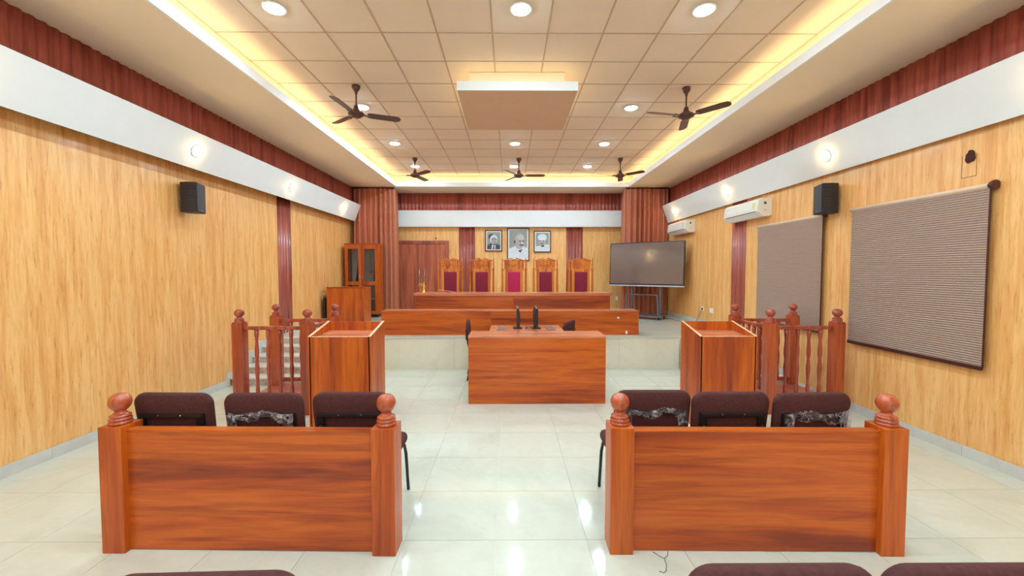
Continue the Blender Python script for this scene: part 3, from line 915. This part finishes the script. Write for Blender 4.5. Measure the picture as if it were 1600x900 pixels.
t = thing('glass_cupboard', 'orange wood cupboard with glazed doors and gowns inside, left of stage', 'cupboard', (-4.22, 10.52, ST))
W, D, H = .85, .46, 1.88
obj('side_panel', B(0, .02, .02, D, .08, H), 'lam_z', t)
obj('side_panel', B(W - .02, W, .02, D, .08, H), 'lam_z', t)
obj('back_panel', B(.02, W - .02, D - .015, D, .08, H), 'shelf', t)
obj('top_panel', B(-.004, W + .004, -.003, D, H, H + .02), 'lam_x', t)
obj('bottom_panel', B(.02, W - .02, .02, D - .015, .08, .10), 'shelf', t)
obj('shelf', B(.02, W - .02, .03, D - .015, .86, .88), 'shelf', t)
obj('shelf', B(.02, W - .02, .03, D - .015, .46, .48), 'shelf', t)
obj('plinth', B(.02, W - .02, .03, D, 0, .08), 'black', t)
for s in (0, 1):
    x0 = .003 + s * (W / 2 - .001); x1 = x0 + W / 2 - .006
    def fr(bm):
        q = .075
        box(bm, x0, x0 + q, 0, .02, .085, H - .005); box(bm, x1 - q, x1, 0, .02, .085, H - .005)
        for z0, z1 in ((.085, .17), (.83, .93), (H - .12, H - .005)): box(bm, x0 + q, x1 - q, 0, .02, z0, z1)
    dr = obj('door', fr, 'lam_z', t)
    obj('glass_pane', B(x0 + .07, x1 - .07, .008, .012, .165, .835), 'glass', dr)
    obj('glass_pane', B(x0 + .07, x1 - .07, .008, .012, .925, H - .115), 'glass', dr)
    hx = x1 - .035 if s == 0 else x0 + .035
    obj('handle', lambda bm: tube(bm, [(hx, 0, .98), (hx, -.03, .99), (hx, -.03, 1.10), (hx, 0, 1.11)], .006), 'chrome', dr)
def gown(x, w0, w1, z0, z1, ph, mat, lab, dy=0):
    def f(bm):
        n = 16; lo, hi = [], []
        rows_ = []
        for j in range(8):
            v = j / 7; ww = w1 + (w0 - w1) * (v ** 1.3); z = z1 - (z1 - z0) * v
            rows_.append([bm.verts.new((ww * (k / n - .5) * 2, .03 * math.sin(k * 1.7 + ph) * (.3 + v) * .7, z)) for k in range(n + 1)])
        for a, b in zip(rows_, rows_[1:]):
            for k in range(n):
                fc = bm.faces.new((a[k], a[k + 1], b[k + 1], b[k])); fc.smooth = True
        bmesh.ops.solidify(bm, geom=bm.faces[:], thickness=.012)
    o = obj('hanging_gown', f, mat); o.location = (-4.22 + x, 10.52 + .22 + dy, ST)
    tag(o, lab, 'gown')
gown(.30, .11, .03, .90, 1.70, .3, 'cloth_b', 'black gown hanging behind the left glass door of cupboard')
gown(.72, .06, .03, .90, 1.66, 1.2, 'cloth_b', 'black gown hanging at far right inside the glass cupboard')
gown(.585, .035, .012, 1.15, 1.66, 2.0, 'shelf', 'beige scarf hanging behind the right glass door of cupboard')
gown(.68, .02, .03, 1.20, 1.50, .7, 'cloth_w', 'white cloth band hanging over the black gown in cupboard', -.12)
bag = obj('folded_bag', lambda bm: cushion(bm, rrect(.22, .14, .04, 4), .2, lambda u, v, d_: (u, d_, v), .03), 'cloth_b')
bag.location = (-4.22 + .27, 10.62, ST + .88 - .0 - .4 + .001); tag(bag, 'dark folded bag on the shelf behind the lower left glass', 'bag')

# side desk on stage
t = thing('side_cabinet', 'plain orange wood cabinet desk on the stage beside the left wall', 'cabinet', (-4.19, 9.38, ST))
W, D, H = .86, .46, .80
obj('front_panel', B(0, W, 0, .02, 0, H), 'lam_z', t)
obj('back_panel', B(0, W, D - .02, D, 0, H), 'lam_z', t)
obj('side_panel', B(0, .02, .02, D - .02, 0, H), 'lam_z', t)
sdp = obj('side_panel', B(W - .02, W, .02, D - .02, 0, H), 'lam_z', t)
obj('lock', lambda bm: box(bm, W, W + .004, .18, .24, .43, .50), 'top', sdp)
obj('cabinet_top', B(-.004, W + .006, -.005, D + .005, H, H + .022), 'lam_x', t)
t = thing('equipment_stand', 'dark narrow stand with bent chrome bar, between side cabinet and left wall', 'stand', (-4.27, 9.36, ST))
obj('body', B(-.0, .055, 0, .14, 0, .58, bev=.004), 'black', t)
obj('bar', lambda bm: tube(bm, [(.0, -.006, .52), (.0, -.006, .66), (.008, -.006, .68), (.065, -.006, .68)], .010), 'chrome', t)

# ------------------------------------------------------------------ PICTURES
def picture(cx, cz, wd, h, lab, kind):
    t = thing('framed_portrait', lab, 'picture', (cx, YB - .04, cz))
    f = .028
    obj('frame', lambda bm: (box(bm, -wd / 2, wd / 2, 0, .035, h / 2 - f, h / 2), box(bm, -wd / 2, wd / 2, 0, .035, -h / 2, -h / 2 + f),
        box(bm, -wd / 2, -wd / 2 + f, 0, .035, -h / 2 + f, h / 2 - f), box(bm, wd / 2 - f, wd / 2, 0, .035, -h / 2 + f, h / 2 - f)), 'frame', t)
    obj('mount', B(-wd / 2 + f, wd / 2 - f, .012, .03, -h / 2 + f, h / 2 - f), 'paper', t)
    m = f + (.035 if kind == 1 else .03)
    a, b = wd / 2 - m, h / 2 - m
    def el(bm, cx, cz, rx, rz, y, mi, n=20, a0=0, a1=2 * PI, rot=0):
        vs = []
        for k in range(n):
            q = a0 + (a1 - a0) * k / n
            x_, z_ = rx * math.cos(q), rz * math.sin(q)
            x_, z_ = x_ * math.cos(rot) - z_ * math.sin(rot), x_ * math.sin(rot) + z_ * math.cos(rot)
            vs.append(bm.verts.new((max(-a, min(a, cx + x_)), y, max(-b, min(b, cz + z_)))))
        fc = bm.faces.new(vs); fc.material_index = mi
    def pr(bm):
        quad(bm, [(-a, .0115, -b), (a, .0115, -b), (a, .0115, b), (-a, .0115, b)], 0)
        if kind == 1:
            # bald smiling man in a white shawl, head turned slightly right
            quad(bm, [(-a, .0112, -b), (a, .0112, -b), (a, .0112, -.25 * b), (.3 * a, .0112, -.05 * b), (-.35 * a, .0112, -.1 * b), (-a, .0112, -.30 * b)], 1)
            el(bm, .12 * a, -.12 * b, .42 * a, .20 * b, .0109, 2)
            el(bm, .18 * a, .28 * b, .58 * a, .50 * b, .0106, 2)
            el(bm, .26 * a, .50 * b, .36 * a, .22 * b, .0103, 4)
            el(bm, -.40 * a, .18 * b, .10 * a, .12 * b, .0103, 3)
            for ex in (.20, .56): el(bm, ex * a, .24 * b, .13 * a, .045 * b, .0100, 3, 12)
            el(bm, .36 * a, -.04 * b, .24 * a, .05 * b, .0100, 3, 12)
            el(bm, .42 * a, .10 * b, .08 * a, .08 * b, .0100, 1, 10)
            quad(bm, [(-.02 * a, .0104, -.42 * b), (.25 * a, .0104, -.6 * b), (.5 * a, .0104, -.3 * b), (.2 * a, .0104, -.38 * b)], 3)
        elif kind == 0:
            # man with dark coat, dark curly hair
            quad(bm, [(-a, .0112, -b), (a, .0112, -b), (a, .0112, -.5 * b), (.2 * a, .0112, -.35 * b), (-.5 * a, .0112, -.3 * b), (-a, .0112, -.55 * b)], 3)
            el(bm, -.1 * a, .35 * b, .75 * a, .55 * b, .0109, 0)
            el(bm, -.35 * a, .45 * b, .45 * a, .35 * b, .0108, 3)
            el(bm, .02 * a, .15 * b, .58 * a, .52 * b, .0106, 1)
            el(bm, .05 * a, .05 * b, .45 * a, .38 * b, .0104, 2)
            for ex in (-.1, .35): el(bm, ex * a, .15 * b, .12 * a, .05 * b, .0100, 3, 12)
            el(bm, .2 * a, -.2 * b, .2 * a, .04 * b, .0100, 3, 12)
            quad(bm, [(-.35 * a, .0100, -.95 * b), (-.15 * a, .0100, -.95 * b), (0, .0100, -.45 * b), (-.25 * a, .0100, -.45 * b)], 1)
            quad(bm, [(.1 * a, .0100, -.95 * b), (.25 * a, .0100, -.95 * b), (.3 * a, .0100, -.5 * b), (.1 * a, .0100, -.5 * b)], 1)
        else:
            # man in pale turban and pale coat
            quad(bm, [(-a, .0112, -b), (a, .0112, -b), (a, .0112, -.35 * b), (.4 * a, .0112, -.3 * b), (-.4 * a, .0112, -.45 * b), (-a, .0112, -.55 * b)], 1)
            el(bm, 0, .0, .5 * a, .55 * b, .0109, 2)
            el(bm, 0, .45 * b, .68 * a, .42 * b, .0106, 1)
            for ex in (-.28, .14): el(bm, ex * a, .08 * b, .17 * a, .05 * b, .0100, 3, 12)
            el(bm, -.06 * a, -.22 * b, .26 * a, .05 * b, .0100, 3, 12)
            el(bm, .05 * a, -.5 * b, .25 * a, .12 * b, .0104, 3, 12)
    obj('portrait_print', pr, ['grey_p', 'light_p', 'face_p', 'dark_p', 'face_l'], t)
picture(-.455, 2.665, .50, .62, 'left framed grey portrait of a man in dark coat above the judge chairs', 0)
picture(.262, 2.555, .65, .955, 'large middle framed portrait of a bald man in white wrap', 1)
picture(.965, 2.64, .50, .63, 'right framed grey portrait of a man in pale turban', 2)

# ------------------------------------------------------------------ CURTAINS
def curtain(path, z0, z1, seed):
    rnd = random.Random(seed)
    P = [Vector(p) for p in path]
    seg = [(b - a).length for a, b in zip(P, P[1:])]; L = sum(seg)
    def at(s):
        for a, b, l in zip(P, P[1:], seg):
            if s <= l: return a + (b - a) * (s / l), (b - a).normalized()
            s -= l
        return P[-1], (P[-1] - P[-2]).normalized()
    n = int(L / .008)
    ph = [rnd.uniform(0, 6.28) for _ in range(4)]
    def f(bm):
        rows_ = []
        for j in range(15):
            v = j / 14; z = z1 + (z0 - z1) * v
            row = []
            for k in range(n + 1):
                s = L * k / n
                p, dd = at(s)
                nr = Vector((dd.y, -dd.x))
                amp = (.046 + .018 * min(1, v * 3)) * (.75 + .4 * math.sin(s * 11 + ph[1]) * math.sin(s * 4.3 + ph[2]))
                q = 2 * PI * s / .135 + 1.3 * math.sin(s * 5 + ph[0]) + .25 * math.sin(v * 3 + ph[1])
                off = amp * math.sin(q) + .012 * math.sin(q * 2 + ph[2]) + .012 * math.sin(2 * PI * s / .31 + ph[3] + v)
                edge = min(1, k / 6, (n - k) / 6)
                row.append(bm.verts.new((p.x + nr.x * off * edge, p.y + nr.y * off * edge, z)))
            rows_.append(row)
        for a, b in zip(rows_, rows_[1:]):
            for k in range(n):
                fc = bm.faces.new((a[k], a[k + 1], b[k + 1], b[k])); fc.smooth = True
    return f
t = thing('stage_curtain', 'rust brown pleated curtain in the left stage corner behind cupboard', 'curtain', (0, 0, 0))
obj('cloth', curtain([(-4.20, 11.12), (-3.5, 11.10), (-3.18, 11.14), (-3.11, 11.22), (-3.20, 11.75)], ST + .01, ZS - .045, 3), 'curtain', t)
obj('rail', lambda bm: tube(bm, [(-4.24, 11.13, ZS - .022), (-3.1, 11.13, ZS - .022)], .02), 'frame', t)
t = thing('stage_curtain', 'rust brown pleated curtain in the right stage corner behind large screen', 'curtain', (0, 0, 0))
obj('cloth', curtain([(4.30, 11.12), (3.5, 11.10), (3.25, 11.13), (3.17, 11.2), (3.27, 11.75)], ST + .01, ZS - .045, 9), 'curtain', t)
obj('rail', lambda bm: tube(bm, [(4.32, 11.13, ZS - .022), (3.16, 11.13, ZS - .022)], .02), 'frame', t)

# ------------------------------------------------------------------ SCREEN ON ITS CART
ang = math.atan2(9.70 - 10.80, 4.18 - 2.64) - .048
t = thing('display_screen', 'large dark flat screen on wheeled grey cart at the right of stage', 'screen', (3.41, 10.25, ST), ang)
z0, z1, hw = 1.405 - ST, 2.51 - ST, .945
TV = Matrix.Translation((0, 0, 1.3)) @ Matrix.Rotation(-2.73 * PI / 180, 4, 'X') @ Matrix.Translation((0, 0, -1.3))
hs = obj('housing', B(-hw, hw, 0, .06, z0 + .02, z1, bev=.006), 'black', t)
sc_ = obj('screen', B(-hw + .022, hw - .022, -.003, 0, z0 + .05, z1 - .022), 'screen', t)
obj('bottom_strip', B(-hw - .01, hw + .01, -.02, .05, z0 - .01, z0 + .02, bev=.004), 'chrome_m', t) if 0 else None
M['silver'] = plain('silver_strip', (196, 204, 216), .3, .4)
obj('bottom_strip', B(-hw - .01, hw + .01, -.02, .055, z0 - .012, z0 + .019, bev=.004), 'silver', t)
for q_ in t.children: q_.matrix_local = TV
for s in (-1, 1):
    obj('upright', B(*sorted((s * .34, s * .39)), .065, .11, .10, z0 + .55), 'steel', t)
    obj('front_leg', lambda bm, s=s: prism(bm, [(s * .43, .09), (s * .39, .09), (s * .36, .60), (s * .39, .60)], 1, -.20, -.16), 'steel', t)
    obj('base_beam', B(*sorted((s * .38, s * .46)), -.26, .26, .07, .10, bev=.004), 'steel', t)
    for y in (-.22, .22):
        obj('caster', lambda bm: lathe(bm, [(.012, -.014), (.032, -.012), (.034, 0), (.032, .012), (.012, .014)], n=14, M4=Matrix.Translation((s * .42, y, .036)) @ Matrix.Rotation(PI / 2, 4, 'Y')), 'black', t)
obj('cross_bar', B(-.40, .40, -.20, -.17, .595, .62), 'steel', t)
obj('base_bar', B(-.38, .38, -.22, -.17, .07, .10), 'steel', t)
obj('base_bar', B(-.38, .38, .17, .22, .07, .10), 'steel', t)
obj('base_shelf', B(-.38, .38, -.17, .17, .075, .09), 'speaker_face', t)

# ------------------------------------------------------------------ SOCKETS AND CABLE (right wall)
def wsock(x, y, z, nx, lab, w_=.14, h=.10, hole=True):
    t = thing('wall_socket', lab, 'socket', (x, y, z), nx)
    obj('plate', B(-w_ / 2, w_ / 2, -.012, 0, -h / 2, h / 2, bev=.003), 'plastic_w', t)
    obj('insert', B(-w_ / 4, w_ / 4, -.015, -.012, -h / 4, h / 4), 'black' if hole else 'plastic_w', t)
wsock(XR, 9.13, .93, -PI / 2, 'white wall socket with plug, left of the pair low on right wall', .11, .10)
wsock(XR, 8.72, .93, -PI / 2, 'blank white wall plate, right of the pair low on right wall', .15, .10, False)
wsock(3.17, YB, .98, 0, 'small white switch on the back wall beside right curtain', .08, .12, False)
tag(obj('power_cable', lambda bm: tube(bm, [(XR - .018, 9.13, .91), (XR - .06, 9.14, .80), (XR - .12, 9.2, .64), (4.15, 9.3, ST + .012), (4.05, 9.45, ST + .012), (4.02, 9.7, ST + .012), (3.98, 10.1, ST + .012), (3.9, 10.4, ST + .012), (3.75, 10.5, ST + .06), (3.68, 10.42, .95)], .006, 6), 'steel'),
    'thin grey power cable trailing from wall socket to the screen cart', 'cable')

# ------------------------------------------------------------------ BLINDS
def blind(y0, y1, z0, z1, mat, lab, endcaps, bot):
    t = thing('roller_blind', lab, 'blind', (4.30, (y0 + y1) / 2, z0))
    h = z1 - z0; L = (y1 - y0) / 2
    def cl(bm):
        box(bm, .0, .004, -L, L, .0, h)
    obj('fabric', cl, mat, t)
    obj('roller_tube', lambda bm: tube(bm, [(.012, -L - .01, h + .005), (.012, L + .03, h + .005)], .024, 14), 'blind_tube', t)
    obj('bottom_bar', B(-.008, .012, -L - .002, L + .002, -.02, .005 + bot), 'frame', t)
    for s, r in endcaps:
        obj('end_bracket', lambda bm: lathe(bm, [(r, 0), (r * 1.05, .012), (r * .8, .04), (r * .5, .05)], n=12, M4=Matrix.Translation((.012, s * (L + .008) + (-.03 if s > 0 else -.03), h + .005)) @ Matrix.Rotation(-PI / 2, 4, 'X')), 'frame', t)
    obj('edge_tape', B(-.002, .006, -L - .012, -L, 0, h), 'frame', t)
    for s in (-1, 1):
        obj('wall_bracket', B(.03, .05, s * (L - .06) - .01, s * (L - .06) + .01, h - .01, h + .03), 'steel', t)
M['blind_tube'] = plain('blind_roller_beige', (228, 198, 170), .5)
blind(3.66, 5.13, .885, 2.535, 'blind_a', 'large ribbed brown roller blind, nearer of the two on right wall', ((-1, .042),), .012)
blind(5.61, 7.07, .935, 2.53, 'blind_b', 'smaller looking plain brown roller blind beside the red pilaster, farther one', ((-1, .03), (1, .02)), .0)

# ------------------------------------------------------------------ AIR CONDITIONERS
def ac(y0, y1, z0, z1, lab):
    t = thing('air_conditioner', lab, 'air conditioner', (XR, y0, z0), 0, 'white wall air conditioners')
    L = y1 - y0; H = z1 - z0
    body = [(0, .02), (0, H), (-.17, H), (-.215, H - .03), (-.232, H * .45), (-.225, .075), (-.15, .0), (-.04, .0)]
    def f(bm): prism(bm, [(x, z) for x, z in body], 1, 0, L)
    obj('body', f, 'plastic_w', t)
    obj('front_panel', lambda bm: prism(bm, [(-.172, H + .002), (-.219, H - .028), (-.238, H * .45), (-.231, .082), (-.226, .082), (-.233, H * .45), (-.213, H - .033), (-.17, H - .003)], 1, .012, L - .012), 'plastic_w', t)
    obj('louvre', lambda bm: prism(bm, [(-.226, .070), (-.150, -.006), (-.146, .0), (-.221, .074)], 1, .07, L - .07), 'plastic_w', t)
    obj('slot', lambda bm: prism(bm, [(-.2265, .078), (-.2285, .084), (-.2330, .084), (-.2300, .074)], 1, .06, L - .06), 'black', t)
    obj('energy_sticker', B(-.2385, -.2375, .08, .15, H * .45 - .01, H * .45 + .10), 'sticker', t)
    obj('logo_badge', B(-.2385, -.237, L * .55, L * .55 + .05, H * .45 - .015, H * .45 - .003), 'steel_l', t)
    obj('side_label', B(-.13, -.09, -.0015, 0, H - .10, H - .06), 'label_d', t)
    obj('side_label', B(-.13, -.09, -.0015, 0, H * .3, H * .3 + .015), 'steel_l', t)
M['steel_l'] = plain('pale_grey_plastic', (196, 196, 192), .4)
M['sticker'] = plain('pale_yellow_sticker', (226, 226, 150), .5)
M['label_d'] = plain('dark_label', (70, 84, 78), .5)
ac(6.79, 7.86, 2.69, 2.985, 'larger looking white air conditioner above the right red pilaster')
ac(9.58, 10.66, 2.69, 2.985, 'farther white air conditioner by the right curtain above the screen')

# ------------------------------------------------------------------ SPEAKERS
def speaker(name_loc, rz, lab, mirror):
    t = thing('wall_speaker', lab, 'speaker', name_loc, rz, 'black wall speakers')
    # local: front faces +x (before mirror), depth to -x
    s = mirror
    H = .385
    poly = [(0, -.125), (0, .125), (-.10, .115), (-.20, .07), (-.20, -.07), (-.10, -.115)]
    obj('cabinet', lambda bm: prism(bm, [(s * x, y) for x, y in poly], 2, 0, H), 'speaker', t)
    obj('grille', lambda bm: box(bm, *sorted((s * .0005, s * .012)), -.118, .118, .008, H - .008, bev=.003), 'speaker_face', t)
    obj('vent_ribs', lambda bm: [box(bm, *sorted((s * -.02, s * -.095)), -.1255 + .0, -.118, .05 + .04 * k, .056 + .04 * k) for k in range(8)], 'black', t)
    obj('badge', B(*sorted((s * .012, s * .0135)), -.012, .012, .028, .036), 'steel_l', t)
    obj('wall_bracket', B(*sorted((s * -.20, s * -.235)), -.02, .02, .15, .22), 'steel', t)
speaker((-4.10, 5.50, 2.545), .28, 'black wall speaker on the left wood wall', 1)
speaker((4.125, 5.47, 2.535), -.28, 'black wall speaker on the right wall between the two blinds', -1)

# ------------------------------------------------------------------ CEILING FANS
def fan(x, y, drop, rot, lab, first=[None]):
    if first[0] is None:
        t = thing('ceiling_fan', lab, 'ceiling fan', (x, y, ZC - .003), rot, 'brown three blade ceiling fans')
        obj('canopy', lambda bm: lathe(bm, [(.058, 0), (.056, -.03), (.04, -.06), (.020, -.085), (.018, -.11)], n=18), 'fan', t)
        obj('rod', lambda bm: tube(bm, [(0, 0, -.09), (0, 0, -.29)], .011, 10), 'fan', t)
        obj('motor', lambda bm: lathe(bm, [(.018, -.26), (.030, -.275), (.036, -.31), (.060, -.345), (.100, -.365), (.112, -.385), (.108, -.40), (.070, -.415), (.055, -.43), (.02, -.436)], n=24), 'fan', t)
        for k in range(3):
            a = k * 2 * PI / 3
            R = Matrix.Rotation(a, 4, 'Z')
            def bl_(bm):
                pts = [(.15, -.05), (.20, -.062), (.50, -.068), (.57, -.062), (.60, -.02), (.59, .03), (.55, .055), (.20, .055), (.15, .045)]
                top = [bm.verts.new(R @ Vector((px, py, -.383 - py * .22))) for px, py in pts]
                bot = [bm.verts.new(R @ Vector((px, py, -.389 - py * .22))) for px, py in pts]
                bm.faces.new(top); bm.faces.new(bot[::-1])
                for i in range(len(pts)):
                    j = (i + 1) % len(pts); bm.faces.new((top[i], bot[i], bot[j], top[j]))
            b = obj('blade', bl_, 'fan', t)
            def br_(bm):
                tube(bm, [R @ Vector((.08, .012, -.392)), R @ Vector((.19, .03, -.386))], .009, 6)
                tube(bm, [R @ Vector((.08, -.012, -.392)), R @ Vector((.19, -.03, -.398))], .009, 6)
            obj('blade_bracket', br_, 'fan_grey', b)
        first[0] = t
    else: dup(first[0], (x, y, ZC - .003), rot, lab)
D2 = PI / 180
fan(-2.13, 5.80, 0, 22 * D2, 'brown ceiling fan, near left one over the left wall side')
fan(2.49, 5.83, 0, 72 * D2, 'brown ceiling fan, near right one over the right wall side')
fan(-2.15, 9.43, 0, -45 * D2, 'brown ceiling fan, far left of the three before the stage')
fan(.22, 9.43, 0, 0, 'brown ceiling fan, far middle of the three before the stage')
fan(2.54, 9.43, 0, -45 * D2, 'brown ceiling fan, far right of the three before the stage')

# ------------------------------------------------------------------ SMALL THINGS
t = thing('torn_wall_plate', 'cut square with a dark torn hole high on right wall above the large blind', 'wall plate', (XR, 3.875, 2.66))
obj('cover', B(-.004, 0, -.062, .062, 0, .21), 'wall', t)
def tear(bm):
    rnd = random.Random(4); n = 14; c = bm.verts.new((-.012, -.01, .195)); ring = []
    for k in range(n):
        a = 2 * PI * k / n; r = rnd.uniform(.042, .06)
        ring.append(bm.verts.new((-.0055 - rnd.uniform(0, .006), -.01 + r * math.cos(a) * .95, .195 + r * math.sin(a) * (1.0 if math.sin(a) > 0 else 1.25))))
    for k in range(n): bm.faces.new((c, ring[k], ring[(k + 1) % n]))
obj('torn_opening', tear, 'rubber', t)
obj('outline', lambda bm: [box(bm, -.0048, -.004, a, b, c, d_) for a, b, c, d_ in ((-.063, .063, 0, .003), (-.063, -.060, 0, .21), (.060, .063, 0, .21))], 'frame', t)
def string(bm):
    q = lambda px, py: None
    f, pt, yw, h = 638.3, .0405, .0067, CAMH
    P = [(1031, 868, 0), (1037, 873, 0), (1044, 877, 0), (1046, 885, 0), (1043, 893, 0), (1039, 896, 0), (1033, 894, 0)]
    base_ = [(.905, 2.50), (.93, 2.465), (.955, 2.44), (.945, 2.38), (.925, 2.335), (.905, 2.32), (.885, 2.335)]
    tube(bm, [(x, y, .003) for x, y in base_], .0022, 5)
    tube(bm, [(.955, 2.44, .003), (.985, 2.465, .003), (1.0, 2.50, .003)], .0022, 5)
tag(obj('loose_string', string, 'steel'), 'thin grey piece of string on floor in front of the right barrier', 'string')
